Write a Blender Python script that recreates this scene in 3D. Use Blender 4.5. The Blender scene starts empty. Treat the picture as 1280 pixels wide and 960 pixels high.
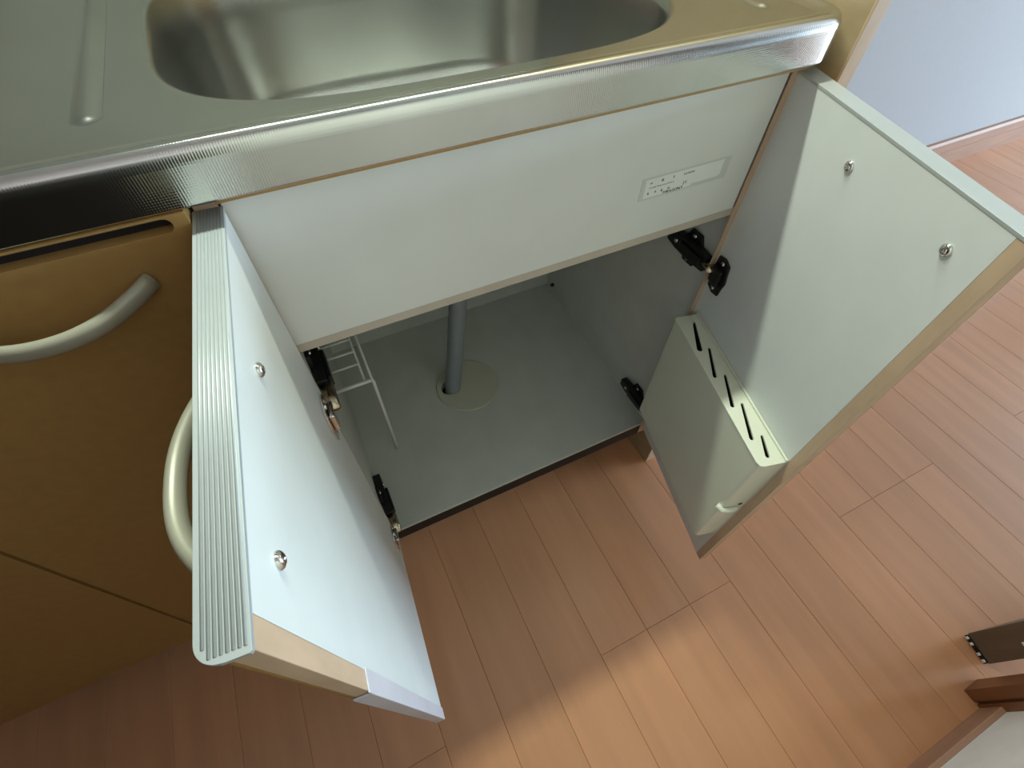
import bpy, bmesh, math, random
from mathutils import Vector, Matrix

# ------------------------------------------------------------------ scene basics
scene = bpy.context.scene
COL = scene.collection
S = 0.000946          # drawing unit -> metre
H0 = 45.0             # floor lies at z = -45 in drawing units
def W(x, y, z): return Vector((x*S, y*S, (z+H0)*S))

# camera
cam_d = bpy.data.cameras.new('camera')
cam_d.sensor_width = 36.0; cam_d.sensor_fit = 'HORIZONTAL'
cam_d.lens = 36.0*602.68/1280.0
cam_d.clip_start = 0.01
cam = bpy.data.objects.new('camera', cam_d); COL.objects.link(cam)
yaw, pit, rol = 0.4662, -0.9343, 0.0200
F = Vector((math.sin(yaw)*math.cos(pit), math.cos(yaw)*math.cos(pit), math.sin(pit)))
R = Vector((math.cos(yaw), -math.sin(yaw), 0)); U = R.cross(F)
R2 = math.cos(rol)*R+math.sin(rol)*U; U2 = -math.sin(rol)*R+math.cos(rol)*U
M = Matrix((R2, U2, -F)).transposed().to_4x4()
M.translation = W(63.96, -369.6, 1014.74)
cam.matrix_world = M
scene.camera = cam

# world: weak skylight reaching the flat
world = bpy.data.worlds.new('world'); scene.world = world; world.use_nodes = True
world.node_tree.nodes['Background'].inputs[0].default_value = (0.72, 0.82, 1.0, 1)
world.node_tree.nodes['Background'].inputs[1].default_value = 0.5

def area_light(name, loc, target, sx, sy, power, color, spread=180):
    d = bpy.data.lights.new(name, 'AREA'); d.shape = 'RECTANGLE'
    d.size = sx; d.size_y = sy; d.energy = power; d.color = color; d.spread = math.radians(spread)
    o = bpy.data.objects.new(name, d); COL.objects.link(o)
    o.location = loc
    o.rotation_euler = (Vector(target)-Vector(loc)).to_track_quat('-Z', 'Y').to_euler()
    return o
# daylight through the window in the right-hand wall
area_light('window_daylight', W(7010, -1650, 900), W(0, -1650, 900), 2.4, 1.45, 190, (0.58, 0.81, 1.0), 140)
# daylight through the window in the wall behind the viewer
area_light('hall_daylight', W(-560, -3110, 1400), W(-560, 0, 1400), 1.9, 1.2, 20, (0.86, 0.93, 1.0))
# fluorescent strip over the sink
area_light('sink_strip_lamp', W(270, 285, 1640), W(270, -900, 400), 0.58, 0.04, 8.6, (0.88, 1.0, 0.84))

vs = scene.view_settings
vs.view_transform = 'Standard'; vs.look = 'None'; vs.gamma = 1.0; vs.use_curve_mapping = False
vs.exposure = 0.56

# ------------------------------------------------------------------ materials
def mat(name, col, rough=0.5, metal=0.0, var=0.05, vscale=8.0, stretch=(1, 1, 1), bump=0.0, bscale=200.0,
        coat=0.0, rnd=0.0, spec=0.5, col2=None):
    m = bpy.data.materials.new(name); m.use_nodes = True
    nt = m.node_tree; N = nt.nodes; L = nt.links
    b = N['Principled BSDF']
    b.inputs['Roughness'].default_value = rough; b.inputs['Metallic'].default_value = metal
    b.inputs['Coat Weight'].default_value = coat; b.inputs['Coat Roughness'].default_value = 0.15
    b.inputs['Specular IOR Level'].default_value = spec
    tc = N.new('ShaderNodeTexCoord'); mp = N.new('ShaderNodeMapping'); mp.inputs['Scale'].default_value = stretch
    L.new(tc.outputs['Object'], mp.inputs['Vector'])
    nz = N.new('ShaderNodeTexNoise'); nz.inputs['Scale'].default_value = vscale; nz.inputs['Detail'].default_value = 6
    vec = mp.outputs['Vector']
    if rnd > 0:
        oi = N.new('ShaderNodeObjectInfo'); ad = N.new('ShaderNodeVectorMath'); ad.operation = 'ADD'
        mu = N.new('ShaderNodeMath'); mu.operation = 'MULTIPLY'; mu.inputs[1].default_value = 37.0
        L.new(oi.outputs['Random'], mu.inputs[0]); L.new(vec, ad.inputs[0]); L.new(mu.outputs[0], ad.inputs[1]); vec = ad.outputs[0]
    L.new(vec, nz.inputs['Vector'])
    rp = N.new('ShaderNodeValToRGB')
    c2 = col2 or tuple(max(0, c*(1-var*2)) for c in col)
    c1 = tuple(min(1, c*(1+var)) for c in col)
    rp.color_ramp.elements[0].position = 0.3; rp.color_ramp.elements[1].position = 0.7
    rp.color_ramp.elements[0].color = (*c2, 1); rp.color_ramp.elements[1].color = (*c1, 1)
    L.new(nz.outputs['Fac'], rp.inputs['Fac'])
    out = rp.outputs['Color']
    if rnd > 0:
        hs = N.new('ShaderNodeHueSaturation')
        mr = N.new('ShaderNodeMapRange'); mr.inputs['To Min'].default_value = 1-rnd; mr.inputs['To Max'].default_value = 1+rnd
        L.new(oi.outputs['Random'], mr.inputs['Value']); L.new(mr.outputs['Result'], hs.inputs['Value'])
        L.new(out, hs.inputs['Color']); out = hs.outputs['Color']
    L.new(out, b.inputs['Base Color'])
    if bump > 0:
        n2 = N.new('ShaderNodeTexNoise'); n2.inputs['Scale'].default_value = bscale; n2.inputs['Detail'].default_value = 3
        L.new(mp.outputs['Vector'], n2.inputs['Vector'])
        bp = N.new('ShaderNodeBump'); bp.inputs['Strength'].default_value = bump; bp.inputs['Distance'].default_value = 0.002
        L.new(n2.outputs['Fac'], bp.inputs['Height']); L.new(bp.outputs['Normal'], b.inputs['Normal'])
    return m

def embossed_steel(name, col, rough, strength):
    m = mat(name, col, rough, 1.0, 0.04, 12)
    nt = m.node_tree; N = nt.nodes; L = nt.links; b = N['Principled BSDF']
    tc = N['Texture Coordinate']; sp = N.new('ShaderNodeSeparateXYZ'); L.new(tc.outputs['Object'], sp.inputs[0])
    a = N.new('ShaderNodeMath'); a.operation = 'SUBTRACT'; L.new(sp.outputs['Z'], a.inputs[0]); L.new(sp.outputs['Y'], a.inputs[1])
    k = 2*math.pi/0.0034
    hs = []
    for sgn in (1, -1):
        q = N.new('ShaderNodeMath'); q.operation = 'MULTIPLY_ADD'; q.inputs[1].default_value = sgn*1.0
        L.new(sp.outputs['X'], q.inputs[0]); L.new(a.outputs[0], q.inputs[2])
        w = N.new('ShaderNodeMath'); w.operation = 'MULTIPLY'; w.inputs[1].default_value = k; L.new(q.outputs[0], w.inputs[0])
        s = N.new('ShaderNodeMath'); s.operation = 'SINE'; L.new(w.outputs[0], s.inputs[0]); hs.append(s)
    p = N.new('ShaderNodeMath'); p.operation = 'MULTIPLY'; L.new(hs[0].outputs[0], p.inputs[0]); L.new(hs[1].outputs[0], p.inputs[1])
    bp = N.new('ShaderNodeBump'); bp.inputs['Strength'].default_value = strength; bp.inputs['Distance'].default_value = 0.0003
    L.new(p.outputs[0], bp.inputs['Height']); L.new(bp.outputs['Normal'], b.inputs['Normal'])
    return m

MT = {}
MT['plank'] = mat('floor_plank_wood', (0.60, 0.282, 0.142), 0.24, 0, 0.05, 5, (6, 0.6, 6), 0.05, 60, 0.0, 0.045, 0.5)
MT['groove'] = mat('floor_groove_dark', (0.16, 0.07, 0.035), 0.6)
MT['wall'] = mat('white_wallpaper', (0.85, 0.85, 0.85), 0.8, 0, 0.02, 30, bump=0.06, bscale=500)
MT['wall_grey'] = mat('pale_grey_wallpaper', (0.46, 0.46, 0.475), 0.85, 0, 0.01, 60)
MT['ceiling'] = mat('ceiling_paper', (0.65, 0.65, 0.63), 0.9)
MT['base'] = mat('baseboard_wood', (0.42, 0.23, 0.15), 0.6, 0, 0.06, 6, (1, 1, 8))
MT['casing'] = mat('dark_door_casing', (0.22, 0.085, 0.035), 0.35, 0, 0.06, 6, (8, 8, 1))
MT['darkdoor'] = mat('dark_door_edge', (0.13, 0.092, 0.062), 0.45, 0, 0.08, 10, (8, 8, 1))
MT['dark_blocker'] = mat('added_dark_blocker', (0.012, 0.011, 0.012), 0.5)  # near-black for the added wall mirrored in the apron
MT['splash'] = mat('olive_splash_tile', (0.33, 0.345, 0.29), 0.4)
MT['steel'] = mat('satin_steel', (0.49, 0.495, 0.475), 0.24, 1.0, 0.05, 7, bump=0.04, bscale=350)
MT['emboss'] = embossed_steel('embossed_steel', (0.64, 0.64, 0.61), 0.17, 0.10)
MT['wood'] = mat('brown_door_laminate', (0.42, 0.245, 0.082), 0.45, 0, 0.035, 90, (1, 1, 1.2), 0.04, 300)
MT['wood_light'] = mat('beech_edge', (0.60, 0.42, 0.285), 0.5, 0, 0.05, 20, (3, 3, 1))
MT['panel_wood'] = mat('end_panel_wood', (0.46, 0.34, 0.20), 0.45, 0, 0.06, 9, (2, 2, 5))
MT['liner'] = mat('white_door_liner', (0.74, 0.755, 0.74), 0.42, 0, 0.015, 20)
MT['white_panel'] = mat('white_front_panel', (0.72, 0.72, 0.69), 0.4, 0, 0.015, 15)
MT['beige'] = mat('beige_rail', (0.52, 0.45, 0.37), 0.5, 0, 0.03, 15)
MT['inside'] = mat('grey_cabinet_lining', (0.60, 0.605, 0.555), 0.45, 0, 0.03, 18)
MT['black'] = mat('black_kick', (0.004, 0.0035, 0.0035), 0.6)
MT['hinge'] = mat('black_hinge', (0.02, 0.02, 0.02), 0.35, 0.4)
MT['chrome'] = mat('chrome', (0.75, 0.74, 0.72), 0.12, 1.0, 0.02)
MT['brass'] = mat('tarnished_link', (0.50, 0.42, 0.30), 0.25, 1.0)
MT['alu'] = mat('pale_aluminium', (0.46, 0.495, 0.51), 0.42, 0.3, 0.02, 20)
MT['alu2'] = mat('grey_aluminium', (0.52, 0.54, 0.53), 0.38, 0.4, 0.02, 20)
MT['handle'] = mat('champagne_handle', (0.42, 0.405, 0.32), 0.4, 0.2, 0.02, 20)
MT['ivory'] = mat('ivory_plastic', (0.74, 0.745, 0.62), 0.33, 0, 0.015, 15)
MT['slot'] = mat('slot_dark', (0.05, 0.045, 0.012), 0.8)
MT['disc'] = mat('beige_disc', (0.56, 0.55, 0.44), 0.4, 0, 0.02, 20)
MT['hose'] = mat('grey_hose', (0.26, 0.285, 0.31), 0.42, 0, 0.03, 20)
MT['wire'] = mat('white_wire', (0.88, 0.89, 0.86), 0.35)
MT['cap'] = mat('white_tape', (0.66, 0.63, 0.68), 0.4)
MT['label'] = mat('label_paper', (0.82, 0.83, 0.80), 0.45)
MT['label_film'] = mat('label_film', (0.63, 0.64, 0.60), 0.3)
MT['ink'] = mat('black_ink', (0.03, 0.03, 0.03), 0.6)
MT['white'] = mat('white_plastic', (0.85, 0.9, 0.92), 0.3)
MT['void'] = mat('dark_slot_lining', (0.018, 0.014, 0.016), 0.55)

# ------------------------------------------------------------------ helpers
def finish(name, bm, m, parent=None, smooth=False, bevel=0.0):
    bmesh.ops.recalc_face_normals(bm, faces=bm.faces)
    me = bpy.data.meshes.new(name)
    # origin at the bottom centre of the piece
    xs = [v.co for v in bm.verts]
    lo = Vector((min(c.x for c in xs), min(c.y for c in xs), min(c.z for c in xs)))
    hi = Vector((max(c.x for c in xs), max(c.y for c in xs), max(c.z for c in xs)))
    org = Vector(((lo.x+hi.x)/2, (lo.y+hi.y)/2, lo.z))
    for v in bm.verts: v.co -= org
    bm.to_mesh(me); bm.free()
    if smooth:
        for p in me.polygons: p.use_smooth = True
    o = bpy.data.objects.new(name, me); COL.objects.link(o)
    me.materials.append(m)
    o.location = org
    if parent is not None: attach(o, parent)
    if bevel > 0:
        md = o.modifiers.new('bevel', 'BEVEL'); md.width = bevel*S; md.segments = 2; md.limit_method = 'ANGLE'; md.angle_limit = math.radians(40)
        for p in me.polygons: p.use_smooth = True
        wn = o.modifiers.new('wn', 'WEIGHTED_NORMAL'); wn.keep_sharp = True
    return o

WORLDPOS = {}
def attach(o, parent):
    # plain child offset: parents are never rotated or scaled
    pos = o.location.copy()
    pw = Vector((0, 0, 0)); q = parent
    while q is not None:
        pw += q.location; q = q.parent
    o.parent = parent; o.location = pos-pw

def empty(name, x, y, z):
    o = bpy.data.objects.new(name, None); COL.objects.link(o); o.location = W(x, y, z); o.empty_display_size = 0.05
    return o

def tag(o, label=None, cat=None, group=None, kind=None):
    if label: o['label'] = label
    if cat: o['category'] = cat
    if group: o['group'] = group
    if kind: o['kind'] = kind
    return o

def add_box(bm, x0, x1, y0, y1, z0, z1, fn=W):
    vs_ = [bm.verts.new(fn(x, y, z)) for x in (x0, x1) for y in (y0, y1) for z in (z0, z1)]
    for f in ((0,1,3,2), (4,6,7,5), (0,4,5,1), (2,3,7,6), (0,2,6,4), (1,5,7,3)):
        bm.faces.new([vs_[i] for i in f])

def box(name, x0, x1, y0, y1, z0, z1, m, parent=None, bevel=0.0, fn=W):
    bm = bmesh.new(); add_box(bm, x0, x1, y0, y1, z0, z1, fn)
    return finish(name, bm, m, parent, bevel=bevel)

def add_tube(bm, pts, r, seg=12, caps=True, rx=None):
    """sweep a round (or elliptic) section along pts (drawing-unit Vectors, already mapped to world)"""
    rings = []
    n = len(pts); prev = None
    for i, p in enumerate(pts):
        t = (pts[min(i+1, n-1)]-pts[max(i-1, 0)]).normalized()
        if prev is None:
            a = Vector((0, 0, 1)) if abs(t.z) < 0.9 else Vector((1, 0, 0))
            u = t.cross(a).normalized()
        else:
            u = (prev-t*prev.dot(t)).normalized()
        prev = u; v = t.cross(u)
        rr = r(i/(n-1)) if callable(r) else r
        r2 = rx if rx is not None else rr
        rings.append([bm.verts.new(p+u*math.cos(2*math.pi*k/seg)*r2*S+v*math.sin(2*math.pi*k/seg)*rr*S) for k in range(seg)])
    for a, b in zip(rings, rings[1:]):
        for k in range(seg):
            bm.faces.new([a[k], a[(k+1) % seg], b[(k+1) % seg], b[k]])
    if caps:
        bm.faces.new(rings[0][::-1]); bm.faces.new(rings[-1])

def tube(name, pts, r, m, parent=None, seg=12, rx=None):
    bm = bmesh.new(); add_tube(bm, pts, r, seg, True, rx)
    return finish(name, bm, m, parent, smooth=True)

def plate(name, outline, holes, w0, w1, fn, m, parent=None, bevel=0.0):
    """a flat plate with holes: outline/holes in (u, v), thickness from w0 to w1, mapped by fn(u, v, w)"""
    bm = bmesh.new()
    loops = [outline]+list(holes)
    edges = []; sides = []
    for lp in loops:
        vv = [bm.verts.new((u, v, 0)) for u, v in lp]
        for i in range(len(vv)): edges.append(bm.edges.new((vv[i], vv[(i+1) % len(vv)])))
        sides.append(vv)
    bmesh.ops.triangle_fill(bm, use_beauty=True, use_dissolve=False, edges=edges)
    faces = list(bm.faces)
    top = {}
    for v in list(bm.verts): top[v] = bm.verts.new((v.co.x, v.co.y, 1))
    for f in faces: bm.faces.new([top[v] for v in f.verts][::-1])
    for vv in sides:
        for i in range(len(vv)):
            a, b = vv[i], vv[(i+1) % len(vv)]
            bm.faces.new([a, b, top[b], top[a]])
    for v in bm.verts:
        v.co = fn(v.co.x, v.co.y, w0 if v.co.z < 0.5 else w1)
    return finish(name, bm, m, parent, bevel=bevel)

def stadium(u0, v0, u1, v1, r, r2=None, n=6):
    """capsule outline from (u0,v0) to (u1,v1)"""
    r2 = r if r2 is None else r2
    a = math.atan2(v1-v0, u1-u0); pts = []
    for k in range(n+1):
        t = a+math.pi/2+math.pi*k/n; pts.append((u0+r*math.cos(t), v0+r*math.sin(t)))
    for k in range(n+1):
        t = a-math.pi/2+math.pi*k/n; pts.append((u1+r2*math.cos(t), v1+r2*math.sin(t)))
    return pts

def rrect(u0, u1, v0, v1, r, n=5):
    rr = r if isinstance(r, (tuple, list)) else (r, r, r, r)
    pts = []
    for (cx, cy, a0), q in zip(((u1, v1, 0), (u0, v1, 90), (u0, v0, 180), (u1, v0, 270)), rr):
        sx = -1 if cx == u1 else 1; sy = -1 if cy == v1 else 1
        if q <= 0: pts.append((cx, cy)); continue
        for k in range(n+1):
            t = math.radians(a0+90*k/n); pts.append((cx+sx*q+q*math.cos(t), cy+sy*q+q*math.sin(t)))
    return pts

def circle(cu, cv, r, n=32): return [(cu+r*math.cos(2*math.pi*k/n), cv+r*math.sin(2*math.pi*k/n)) for k in range(n)]

def lathe(name, prof, origin, axis, m, parent=None, seg=20):
    """prof: (radius, height) along axis from origin"""
    bm = bmesh.new(); ax = axis.normalized()
    a = Vector((0, 0, 1)) if abs(ax.z) < 0.9 else Vector((1, 0, 0)); u = ax.cross(a).normalized(); v = ax.cross(u)
    rings = []
    for r, h in prof:
        if r < 1e-6: rings.append([bm.verts.new(origin+ax*h*S)])
        else: rings.append([bm.verts.new(origin+ax*h*S+(u*math.cos(2*math.pi*k/seg)+v*math.sin(2*math.pi*k/seg))*r*S) for k in range(seg)])
    for p, q in zip(rings, rings[1:]):
        for k in range(seg):
            a1, a2 = p[k % len(p)], p[(k+1) % len(p)]; b1, b2 = q[k % len(q)], q[(k+1) % len(q)]
            lst = []
            for w in (a1, a2, b2, b1):
                if w not in lst: lst.append(w)
            if len(lst) > 2: bm.faces.new(lst)
    return finish(name, bm, m, parent, smooth=True)

# ------------------------------------------------------------------ the room
XL, XR, YF, YB, ZC, YE = -1700, 7100, -716, 605, 2450, -3200
floor = box('floor', XL, XR, YE, YB, -65, -49, MT['groove']); tag(floor, kind='structure')
# floor strips: three grooved strips make one board, joints of every other board line up
PW = 106.9; G0 = -140.2
plank_mesh = {}
def plank(x0, y0, y1):
    key = round(y1-y0, 1)
    L = y1-y0; c = 0.75
    if key not in plank_mesh:
        bm = bmesh.new()
        def ring(z, i): return [bm.verts.new((x*S, y*S, z*S)) for x, y in ((-PW/2+i, -L/2+i*.8), (PW/2-i, -L/2+i*.8), (PW/2-i, L/2-i*.8), (-PW/2+i, L/2-i*.8))]
        a = ring(-4, .05); b = ring(-1.0, .05); t = ring(0, c)
        for p, q in ((a, b), (b, t)):
            for k in range(4): bm.faces.new([p[k], p[(k+1) % 4], q[(k+1) % 4], q[k]])
        bm.faces.new(t); bm.faces.new(a[::-1])
        bmesh.ops.recalc_face_normals(bm, faces=bm.faces)
        me = bpy.data.meshes.new('plank'); bm.to_mesh(me); bm.free(); me.materials.append(MT['plank'])
        plank_mesh[key] = me
    o = bpy.data.objects.new('plank', plank_mesh[key]); COL.objects.link(o)
    o.location = W(x0+PW/2, (y0+y1)/2, -H0); attach(o, floor)
k0 = math.floor((XL-G0)/PW)+1; k1 = math.floor((XR-G0)/PW)
for k in range(k0, k1):
    board = (k-1)//3          # strips k=1..3 ... share a board; k=4,5,6 starts at x = 287
    x0 = G0+PW*k
    cuts = [-332-1921, -332] if board % 2 == 1 else [-1293]
    for ya, yb in zip([YE]+cuts, cuts+[YB]): plank(x0, ya, yb)

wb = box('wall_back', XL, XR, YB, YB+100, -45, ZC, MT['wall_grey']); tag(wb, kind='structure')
sp = box('trim_2', XL, 604, YB-8, YB, 881, 1900, MT['splash']); tag(sp, kind='structure')
wl = box('wall_left', XL-100, XL, YE-100, YB+100, -45, ZC, MT['casing']); tag(wl, kind='structure')
we = plate('wall_far', [(XL-100, -45), (XR+100, -45), (XR+100, ZC), (XL-100, ZC)], [[(-1600, 720), (480, 720), (480, 2080), (-1600, 2080)]],
           YE-100, YE, lambda u, v, w: W(u, w, v), MT['wall']); tag(we, kind='structure')
w2 = empty('window_2', -560, YE-50, 720); tag(w2, kind='structure')
for x0, x1, z0, z1 in ((-1600, -1560, 720, 2080), (440, 480, 720, 2080), (-1560, 440, 720, 760), (-1560, 440, 2040, 2080), (-580, -540, 760, 2040)):
    box('window_frame', x0, x1, YE-70, YE-30, z0, z1, MT['alu2'], w2)
ce = box('ceiling', XL-100, XR+100, YE-100, YB+100, ZC, ZC+60, MT['ceiling']); tag(ce, kind='structure')
# partition opposite the sink: added dark wall to its left, doorway to the living room on its right
DX0, DX1, DZ = 912, 1790, 2050
wf = box('wall_front', -60, DX0, YF-120, YF, -45, ZC, MT['wall']); tag(wf, kind='structure')
wlow = box('wall_added_dark', XL, -60, YF-120, YF, -45, 1150, MT['dark_blocker']); tag(wlow, kind='structure')  # unseen wall, added to darken the apron reflection and the floor near it
# right wall with the window opening
wr = plate('wall_right', [(YE-100, -45), (YB+100, -45), (YB+100, ZC), (YE-100, ZC)], [[(-2950, 100), (-350, 100), (-350, 2200), (-2950, 2200)]],
           XR-60, XR+40, lambda u, v, w: W(w, u, v), MT['wall']); tag(wr, kind='structure')
wn = empty('window_1', XR-30, -1650, 100); tag(wn, kind='structure')
for a in ((-2950, -2910, 100, 2200), (-390, -350, 100, 2200), (-2910, -390, 100, 140), (-2910, -390, 2160, 2200), (-1670, -1630, 140, 2160)):
    box('window_frame', XR-20, XR+20, *a, MT['alu2'], wn)

# back baseboard (profile: face, bead, ledge) from the end panel to the right wall
def prof_sweep(name, prof, x0, x1, m, kind='structure'):
    bm = bmesh.new()
    a = [bm.verts.new(W(x0, y, z)) for y, z in prof]; b = [bm.verts.new(W(x1, y, z)) for y, z in prof]
    n = len(prof)
    for i in range(n): bm.faces.new([a[i], a[(i+1) % n], b[(i+1) % n], b[i]])
    bm.faces.new(a); bm.faces.new(b[::-1])
    o = finish(name, bm, m); tag(o, kind=kind); return o
prof_sweep('baseboard_back', [(605, -45), (590, -45), (590, 20), (586, 26), (586, 62), (592, 72), (605, 72)], 632, XR-60, MT['base'])
prof_sweep('baseboard_front', [(-716, -45), (-707, -45), (-707, 3.5), (-708.5, 5), (-716, 5)], -60, 872, MT['base'])
# door casing on the front wall, grooved on the side facing the sink
tr = plate('trim_1', [(-716, 0), (-702, 0), (-702, 6), (-696, 6), (-696, 0), (-676, 0), (-676, 40), (-716, 40)], [], -45, DZ+40,
           lambda u, v, w: W(872+v, u, w), MT['casing']); tag(tr, kind='structure')
# slightly open interior door seen on its latch edge
dr1 = empty('door_1', 1330, -700, -38); tag(dr1, kind='structure')
dd = Vector((0.972, -0.235)); dn = Vector((-0.235, -0.972))
def DRF(u, v, w):  # u along the leaf, v across its thickness
    return W(960+dd.x*u+dn.x*v, -614+dd.y*u+dn.y*v, w)
box('door_leaf', 0, 780, 0, 54, -34, 1990, MT['darkdoor'], dr1, 1.0, DRF)
box('bottom_seal', -2, 780, 2, 52, -42, -34, MT['black'], dr1, 0, DRF)
for v in (4, 15, 33, 45): box('seal_clip', -4, 4, v, v+5, -41, -35, MT['white'], dr1, 0, DRF)
box('latch_plate', -2, 3, 30, 50, 62, 190, MT['white'], dr1, 0, DRF)

# ------------------------------------------------------------------ tall wooden end panel
ep = empty('end_panel', 620, 290, -45)
tag(ep, 'tall wooden end panel standing against the right end of the steel worktop', 'panel')
box('panel_board', 610, 630, -20, 604, -45, 1900, MT['panel_wood'], ep)
box('edge_strip', 609.6, 630.4, -23, -20, -45, 1900, MT['wood_light'], ep, 0.6)

# ------------------------------------------------------------------ steel worktop with sink bowl
wt = empty('sink_worktop', 0, 290, 822)
tag(wt, 'stainless steel worktop with embossed front apron and a recessed sink bowl', 'worktop')
X0, X1, Y0, Y1 = -1300, 604, -18, 590
CR = 36
def path():
    P = [((X0, Y0), (0, -1))]
    n = 40
    for i in range(1, n+1): P.append(((X0+(X1-CR-X0)*i/n, Y0), (0, -1)))
    for i in range(1, 9):
        t = math.radians(-90+90*i/8); P.append(((X1-CR+CR*math.cos(t), Y0+CR+CR*math.sin(t)), (math.cos(t), math.sin(t))))
    P.append(((X1, Y1), (1, 0)))
    return P
rim_prof = [(26, 822), (3, 822), (.8, 822.2), (0, 823), (0, 824), (0, 849), (0, 850.5), (.5, 853.6), (1.8, 856.8), (3.6, 859.2), (5.8, 860.9), (8.2, 861.6), (10.5, 861.3), (13.5, 860), (18, 858.3), (22, 857.4), (26, 857.2)]
bm = bmesh.new(); rings = []
for (px, py), (nx, ny) in path():
    rings.append([bm.verts.new(W(px-nx*w, py-ny*w, z)) for w, z in rim_prof])
for a, b in zip(rings, rings[1:]):
    for i in range(len(rim_prof)-1): bm.faces.new([a[i], a[i+1], b[i+1], b[i]])
o = finish('apron', bm, MT['emboss'], wt, smooth=True)
tag(o, 'finely embossed folded steel front edge')
# deck with the bowl pressed into it
bcx, bcy = 236, 225
def bowl_pt(t, grow=0.0):
    # rounded rectangle, larger radii at the ends, by ray casting on a superellipse-like shape
    a, b = 246+grow, 203+grow
    n = 3.6
    c, s = math.cos(t), math.sin(t)
    r = (abs(c/a)**n+abs(s/b)**n)**(-1/n)
    return bcx+r*c, bcy+r*s
dx0, dx1, dy0, dy1 = X0, X1-26, Y0+26, Y1
def rect_pt(t):
    c, s = math.cos(t), math.sin(t); k = 1e9
    if c > 1e-9: k = min(k, (dx1-bcx)/c)
    if c < -1e-9: k = min(k, (dx0-bcx)/c)
    if s > 1e-9: k = min(k, (dy1-bcy)/s)
    if s < -1e-9: k = min(k, (dy0-bcy)/s)
    return bcx+k*c, bcy+k*s
angs = [2*math.pi*i/180 for i in range(180)]
for cx, cy in ((dx0, dy0), (dx1, dy0), (dx1, dy1), (dx0, dy1)): angs.append(math.atan2(cy-bcy, cx-bcx) % (2*math.pi))
angs = sorted(set(round(a, 6) for a in angs))
levels = [('rect', 0, 857.2), (3, 0, 857.0), (0, 0, 856.2), (-3.5, 0, 853), (-5.5, 0, 848), (-9, 0, 800), (-14, 0, 720), (-20, 0, 698), (-32, 0, 686), (-52, 0, 681), (-120, 0, 677), (-175, 0, 675)]
bm = bmesh.new(); rings = []
for lv in levels:
    ring = []
    for t in angs:
        if lv[0] == 'rect': x, y = rect_pt(t)
        else: x, y = bowl_pt(t, lv[0])
        ring.append(bm.verts.new(W(x, y, lv[2])))
    rings.append(ring)
for a, b in zip(rings, rings[1:]):
    for i in range(len(angs)): bm.faces.new([a[i], a[(i+1) % len(angs)], b[(i+1) % len(angs)], b[i]])
bm.faces.new(rings[-1])
deck = finish('deck_and_bowl', bm, MT['steel'], wt, smooth=True)
def bead(x, y0, y1, w, h):
    bm = bmesh.new(); out = stadium(x, y0, x, y1, 1, n=10)
    rings = []
    for k in range(7):
        q = k/6; rr = w*(1-q)**.9 if k < 6 else 0.05*w
        zz = 857.15+h*(1-math.cos(math.pi*q))/2
        rings.append([bm.verts.new(W(*[c for c in p], zz)) for p in stadium(x, y0, x, y1, max(rr, .05*w), n=10)])
    for a, b in zip(rings, rings[1:]):
        for i in range(len(a)): bm.faces.new([a[i], a[(i+1) % len(a)], b[(i+1) % len(b)], b[i]])
    bm.faces.new(rings[-1])
    return finish('drain_bead', bm, MT['steel'], wt, smooth=True)
bead(-46, 56, 440, 10, 2.5); bead(541, 48, 440, 10, 2.5)
# back lip of the worktop
box('back_upstand', X0, X1, Y1-2, Y1+14, 822, 880, MT['steel'], wt, 1.5)

# ------------------------------------------------------------------ doors (local frame: s along width, t outward, z)
class Frame:
    def __init__(s, hx, hy, ang, side):
        s.h = Vector((hx, hy)); c, q = math.cos(ang), math.sin(ang)
        s.d = Vector((side*c, -q)); s.n = Vector((-s.d.y*-1, 0)) if False else None
        s.n = Vector((s.d.y, -s.d.x))*side      # outward (away from the cabinet interior side)
    def __call__(s, a, t, z):
        p = s.h+s.d*a+s.n*t; return W(p.x, p.y, z)
FL = Frame(12.8, -6, 1.6473, 1)
FR = Frame(575.9, 6.5, 1.3282, -1)
assert FL.n.x < 0 and FR.n.x > 0

ZB, ZT, DW, DT = 107, 809, 298, 18

def arch_handle(fn, s0, s1, z, t0, parent, m):
    """bow handle: flat tube rising out of the door in an arc"""
    pts = []; n = 22; rise = 30
    for i in range(n+1):
        q = i/n; s = s0-4+(s1-s0+8)*q
        lift = rise*(1-abs(2*q-1)**2.3)
        pts.append(fn(s, t0+2+lift, z-9*math.sin(math.pi*q)))
    bm = bmesh.new(); add_tube(bm, pts, 7.2, 14, True, 5.2)
    o = finish('handle', bm, m, parent, smooth=True); tag(o, 'curved champagne bow handle')
    return o

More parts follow.
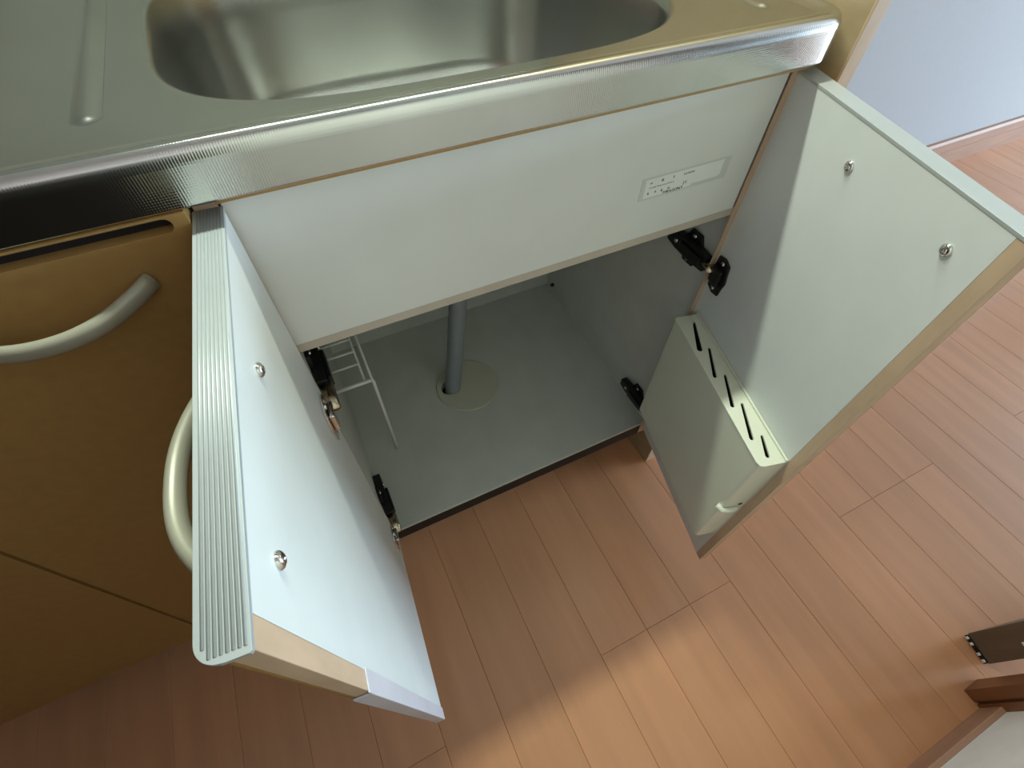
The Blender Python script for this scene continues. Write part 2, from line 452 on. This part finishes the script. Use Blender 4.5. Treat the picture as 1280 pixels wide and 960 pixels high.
def make_door(fn, parent, label, strip_mat, ribs, cap):
    # carcass board with rounded outer free corner
    out = [(0, 0), (DW, 0)]+[(DW-9+9*math.cos(math.radians(a))*1.0, DT-9+9*math.sin(math.radians(a))) for a in range(0, 91, 15)]+[(0, DT)]
    d = plate('door', out, [], ZB, ZT, lambda u, v, w: fn(u, v, w), MT['wood'], parent)
    tag(d, label)
    # white lining on the inner face, stopping short of the free edge
    box('inner_lining', 2.5, DW-13, -1.0, 0, ZB+1, ZT, MT['liner'], d, 0, fn)
    box('edge_band', DW-13, DW+.6, -.9, 9, ZB, ZT, MT['wood_light'], d, 0.5, fn)
    box('hinge_edge_band', -.6, 2.5, -.9, DT-.5, ZB, ZT, MT['wood_light'], d, 0.3, fn)
    so = [(0, -1.4), (DW+1.5, -1.4), (DW+2.2, -.6), (DW+2.2, DT-8)]+[(DW-8+10*math.cos(math.radians(a)), DT-9+10*math.sin(math.radians(a))) for a in range(0, 91, 10)]+[(0, DT+1)]
    bm = bmesh.new()
    st = plate('top_strip', so, [], ZT+.2, ZT+3, lambda u, v, w: fn(u, v, w), strip_mat, d, 0.5)
    if ribs:
        for k in range(8):
            t = 0.6+k*2.15
            pts = [fn(1, t, ZT+2.6), fn(DW-(5 if k > 6 else 1), t, ZT+2.6)]
            tube('rib', pts, .95, strip_mat, d, 8)
    tag(st, 'ribbed aluminium strip' if ribs else 'smooth aluminium strip')
    for s in (127, 253):
        o = fn(s, -1, 774); ax = (fn(s, -2, 774)-fn(s, -1, 774))
        sc = lathe('screw', [(5.2, 0), (5.2, 1.2), (4.2, 2.6), (2.4, 3.6), (1.6, 3.7), (1.3, 2.6), (0, 2.6)], o, ax, MT['chrome'], d, 18)
    arch_handle(fn, 127, 253, 774, DT, d, MT['handle'])
    if cap:
        box('edge_cap', DW-14, DW+2.2, -2.2, -.9, ZB-2, 622, MT['cap'], d, 0.5, fn)
        box('edge_cap_side', DW+.8, DW+2.4, -2.0, 11, ZB-2, 616, MT['cap'], d, 0.5, fn)
    return d

# ------------------------------------------------------------------ sink cabinet
sc_ = empty('sink_cabinet', 290, 240, -45)
tag(sc_, 'open double-door base cabinet under the sink with white front panel and grey interior', 'cabinet')
def skew(x, y, z): return W(x, y, z)
XI0, XIF, XIB, YBK = 10, 575, 593, 482
box('side_panel', -5, XI0, 1, YBK+14, 92, 668, MT['inside'], sc_)
plate('side_panel', [(XIF, 1), (XIB, YBK+14), (XIB+14, YBK+14), (XIF+15, 1)], [], 92, 822, lambda u, v, w: W(u, v, w), MT['inside'], sc_)
box('side_edge_band', -5.5, XI0+.4, -.6, 1, 92, 822, MT['wood_light'], sc_)
box('side_edge_band', 564.5, XIF+15, -.6, 1, 92, 822, MT['wood_light'], sc_)
plate('bottom_board', [(XI0, 4), (XIF, 4), (XIB, YBK), (XI0, YBK)], [circle(226, 266, 20, 20)], 108, 125.7, lambda u, v, w: W(u, v, w), MT['inside'], sc_)
box('board_edge_band', XI0, XIF, 2.6, 4, 117.5, 125.4, MT['inside'], sc_)
box('gap_shade_strip', XI0, 592, 2.2, 4, 84, 117.5, MT['black'], sc_)  # black strip painted in for the shadowed gap under the board edge
box('back_panel', XI0, XIB, YBK, YBK+6, 108, 800, MT['inside'], sc_)
box('kick_plate', -1300, 609.4, 57, 70, -45, 92, MT['black'], sc_)
fp = box('front_panel', 12, 561.5, 0, 14, 655, 812, MT['white_panel'], sc_, 0.6)
box('lower_rail', 10, 564, .6, 17, 643.5, 654.6, MT['beige'], sc_, 0.6)
box('top_rail', 10, 575, -6, 16, 814, 821.5, MT['wood'], sc_)
# rating label on the front panel (tiny unreadable print)
lb = box('label_film', 401, 523, -.5, 0, 706.5, 733, MT['label_film'], fp, 0)
LX = lambda u, v, w: W(406+u+0.35*0*v, -.5-w, 709+v)
plate('label', [(0, 0), (66, 0), (67, 2.5), (103, 2.5), (107, 4), (107, 22), (0, 22)], [], 0, .3, LX, MT['label'], fp)
def ink(name, marks):
    bm = bmesh.new()
    for (u0, v0, du, dv) in marks: add_box(bm, u0, u0+du, .3, .45, v0, v0+dv, lambda u, w, v: LX(u, v, w))
    finish(name, bm, MT['ink'], fp)
random.seed(4)
def glyph(u, v, s):
    m = []
    for _ in range(5):
        if random.random() < .5: m.append((u+random.random()*s*.3, v+random.random()*s*.85, s*.7, s*.14))
        else: m.append((u+random.random()*s*.8, v+random.random()*s*.2, s*.14, s*.8))
    return m
mk = []
for u in (6, 21, 36): mk += glyph(u, 16, 3.2)
for i in range(6): mk += glyph(51+i*2.6, 16.6, 2.2)
for i in range(14): mk += glyph(6+i*2.4, 10.8, 1.7)
for u in (5, 14.5, 23.5, 32.5): mk += glyph(u, 3.6, 3.0)
for i in range(9): mk += glyph(27+i*3.1, -.2, 3.0)
mk += [(54, 4, .8, 4.5), (57, 5, .8, 3.6)]
ink('label_print', mk)

# dowel holes far right of the interior
for z, y in ((170, 470),): lathe('hook', [(5, 0), (5, 4), (3, 9), (0, 9)], W(XIB-1, 448, 150), Vector((-1, 0, 0)), MT['hinge'], sc_, 12)

dL = make_door(FL, sc_, 'opened left door with ribbed aluminium top edge, white inside', MT['alu'], True, True)
dR = make_door(FR, sc_, 'opened right door with knife holder inside', MT['alu2'], False, False)

def hinge(side, zc, door, fn):
    """cabinet arm on the side wall + cup plate on the door"""
    xi = XI0 if side < 0 else XIF+1
    sg = 1 if side < 0 else -1
    f = lambda a, y, z: W(xi+sg*a, y, z)
    h = plate('hinge', [(8, -13), (40, -15), (72, -13), (92, -9), (92, 9), (72, 13), (40, 15), (8, 12)], [], 1, 14, lambda u, v, w: f(w, u, zc+v), MT['hinge'], sc_, 1.5)
    plate('mounting_plate', [(36, -27), (58, -27), (64, -14), (64, 14), (58, 27), (36, 27), (30, 14), (30, -14)], [], 0, 5, lambda u, v, w: f(w, u, zc+v), MT['hinge'], h, 0.8)
    box('arm_cover', 14, 19, 14, 60, zc-8, zc+8, MT['hinge'], h, 1.5, f)
    for y, z in ((48, zc+20), (48, zc-20), (72, zc), (32, zc)):
        lathe('screw', [(3.6, 0), (3.4, 1.4), (1.5, 1.8), (0, 1.2)], f(5 if abs(z-zc) > 5 else 14, y, z), f(1, 0, 0)-f(0, 0, 0), MT['chrome'], h, 12)
    # link between arm and cup
    a = f(9, 10, zc+4); b = fn(20, -8, zc+1)
    tube('link', [a, a.lerp(b, .5)+(b-a).normalized().cross(Vector((0, 0, 1)))*0.003*0, b], 4.2, MT['brass'], h, 8, 9)
    c = plate('hinge_cup', [(14, -26), (28, -30), (42, -26), (44, -12), (47, 0), (44, 12), (42, 26), (28, 30), (14, 26), (11, 0)], [], -1, -4, lambda u, v, w: fn(u, w, zc+v), MT['chrome'] if side < 0 else MT['hinge'], door, 0.8)
    box('cup_housing', 16, 38, -10, -4, zc-14, zc+14, MT['chrome'] if side < 0 else MT['hinge'], door, 2.0, fn)
    for z in (-21, 21):
        lathe('cup_screw', [(3.4, 0), (3.2, 1.3), (0, 1.5)], fn(28, -4, zc+z), fn(28, -5, zc)-fn(28, -4, zc), MT['chrome'], door, 12)
hinge(-1, 572, dL, FL); hinge(-1, 186, dL, FL)
hinge(1, 556, dR, FR); hinge(1, 172, dR, FR)

# ------------------------------------------------------------------ knife holder on the right door
kh = empty('knife_holder', 530, -140, 215)
tag(kh, 'ivory plastic knife holder with five slanted slots on the right door', 'knife holder')
ks0, ks1, kd, kz0, kz1 = 20, 284, 40, 216, 470
# hollow shell: front, two sides, bottom and a slotted top (t runs inward = negative)
body = plate('body', [(ks0, -1.2), (ks0, -kd+5), (ks0+1.5, -kd+1.5), (ks0+5, -kd), (ks1-7, -kd), (ks1-2, -kd+2), (ks1, -kd+7), (ks1, -1.2), (ks1-3, -1.2), (ks1-3, -kd+7), (ks1-7, -kd+3), (ks0+5, -kd+3), (ks0+3, -kd+5), (ks0+3, -1.2)], [],
             kz0, kz1-.5, lambda u, v, w: FR(u, v, w), MT['ivory'], kh, 0.6)
slots = [((33.2, 13.5), (90, 30.5), 2.2, 4.2), ((86.9, 13.6), (141.7, 31.3), 2.0, 2.8), ((139, 14), (193.5, 30.6), 2.0, 2.8), ((190, 14.3), (245.7, 30.2), 2.0, 2.8), ((241.9, 13.3), (273.4, 23), 1.9, 2.8)]
out = [(ks0-.6, 1.0), (ks0-.6, kd-4), (ks0+1, kd-.5), (ks0+4, kd+.6), (ks1-7, kd+.6), (ks1-1, kd-2), (ks1+.6, kd-7), (ks1+.6, 1.0)]
plate('slotted_top', out, [stadium(a[0]+2, a[1]+1, b[0]-2, b[1]-1, r, r2) for a, b, r, r2 in slots], kz1-2.5, kz1+.8, lambda u, v, w: FR(u, -v, w), MT['ivory'], kh, 0.4)
box('top_lip', ks0-.4, ks1+.4, -4.2, -1.2, kz1+.8, kz1+4.2, MT['ivory'], kh, 0.6, FR)
box('bottom', ks0+3, ks1-3, -kd+3, -1.2, kz0, kz0+3, MT['ivory'], kh, 0, FR)
box('inner_back', ks0+3, ks1-3, -3.2, -1.2, kz0+3, kz1-2.6, MT['slot'], kh, 0, FR)
bm = bmesh.new()
add_tube(bm, [FR(ks1-1, -12, 332), FR(ks1+3, -18, 333), FR(ks1+4, -30, 334), FR(ks1+2, -40, 336), FR(ks1-6, -45, 340)], 4.5, 10)
o = finish('clip', bm, MT['ivory'], kh, smooth=True)
lathe('clip_hole', [(3.2, 0), (3.0, .8), (0, .9)], FR(ks1, -11, 341), FR(1, 0, 0)-FR(0, 0, 0), MT['slot'], kh, 10)
box('side_notch', ks0-2.5, ks0, -26, -20, 380, 392, MT['ivory'], kh, 0.4, FR)

# ------------------------------------------------------------------ things inside the cabinet
pc = plate('pipe_cover', circle(266, 257, 71, 56), [circle(226, 266, 19, 24)], 125.9, 130.5, lambda u, v, w: W(u, v, w), MT['disc'], None, 2.0)
tag(pc, 'round beige floor plate around the drain hose in the cabinet', 'pipe cover')
A = Vector((229.5, 262, 110)); B = Vector((262, 252, 388))
hp = []
for i in range(70):
    q = i/69*2.0; p = A.lerp(B, q); hp.append(W(p.x, p.y, p.z))
bm = bmesh.new()
add_tube(bm, hp, lambda q: 16.6+0.35*math.sin(q*69*math.pi*.5), 20)
hs = finish('drain_hose', bm, MT['hose'], None, smooth=True)
tag(hs, 'grey drain hose rising from the round plate under the sink', 'hose')

wr_ = empty('wire_rack', 40, 300, 126)
tag(wr_, 'white coated wire rack standing at the left inside the sink cabinet', 'rack')
zt = 362
def wire(name, pts, r): return tube(name, [W(*p) for p in pts], r, MT['wire'], wr_, 8)
for y in (170, 440):
    wire('post', [(72, y, 126.5), (72, y, zt-6), (71.4, y, zt-1.5), (69, y, zt)], 3.3)
    wire('end_bar', [(10.5, y, zt), (70, y, zt)], 3.3)
wire('rail', [(71, 170, zt), (71, 440, zt)], 2.3)
wire('rail', [(59.5, 170, zt-2), (59.5, 440, zt-2)], 1.9)
for y in (214, 245, 276, 307, 338, 369, 400): wire('cross_wire', [(10.5, y, zt), (59.5, y, zt)], 2.1)

# ------------------------------------------------------------------ neighbouring base units on the left
def unit(x0, x1, label, slot, light):
    u = empty('base_cabinet', (x0+x1)/2, 240, 92); tag(u, label, 'cabinet', None)
    box('carcass', x0, x1-14, 1, 560, 92, 818, MT['wood'], u)
    d = plate('door', rrect(x0+1.5, x1-1.5, ZB, 821, 1.0, 2), [stadium(x0+13, 814.2, x1-17, 814.2, 5.3)] if slot else [], -19, -1, lambda a, b, w: W(a, w, b), MT['wood'], u, 1.2)
    if slot: box('slot_lining', x0+8, x1-8, -9, -8.2, 808, 820.5, MT['void'], d)
    return u, d
u1, d1 = unit(-319.5, -6.5, 'brown base cabinet with a bow handle beside the opened left door', True, 0)
HF = lambda s, t, z: W(-s, -1-t, z)
arch_handle(HF, 54, 180, 779, DT, d1, MT['handle'])
u2, d2 = unit(-640, -320.5, 'brown base cabinet at the far left edge, past the handled one', False, 1)
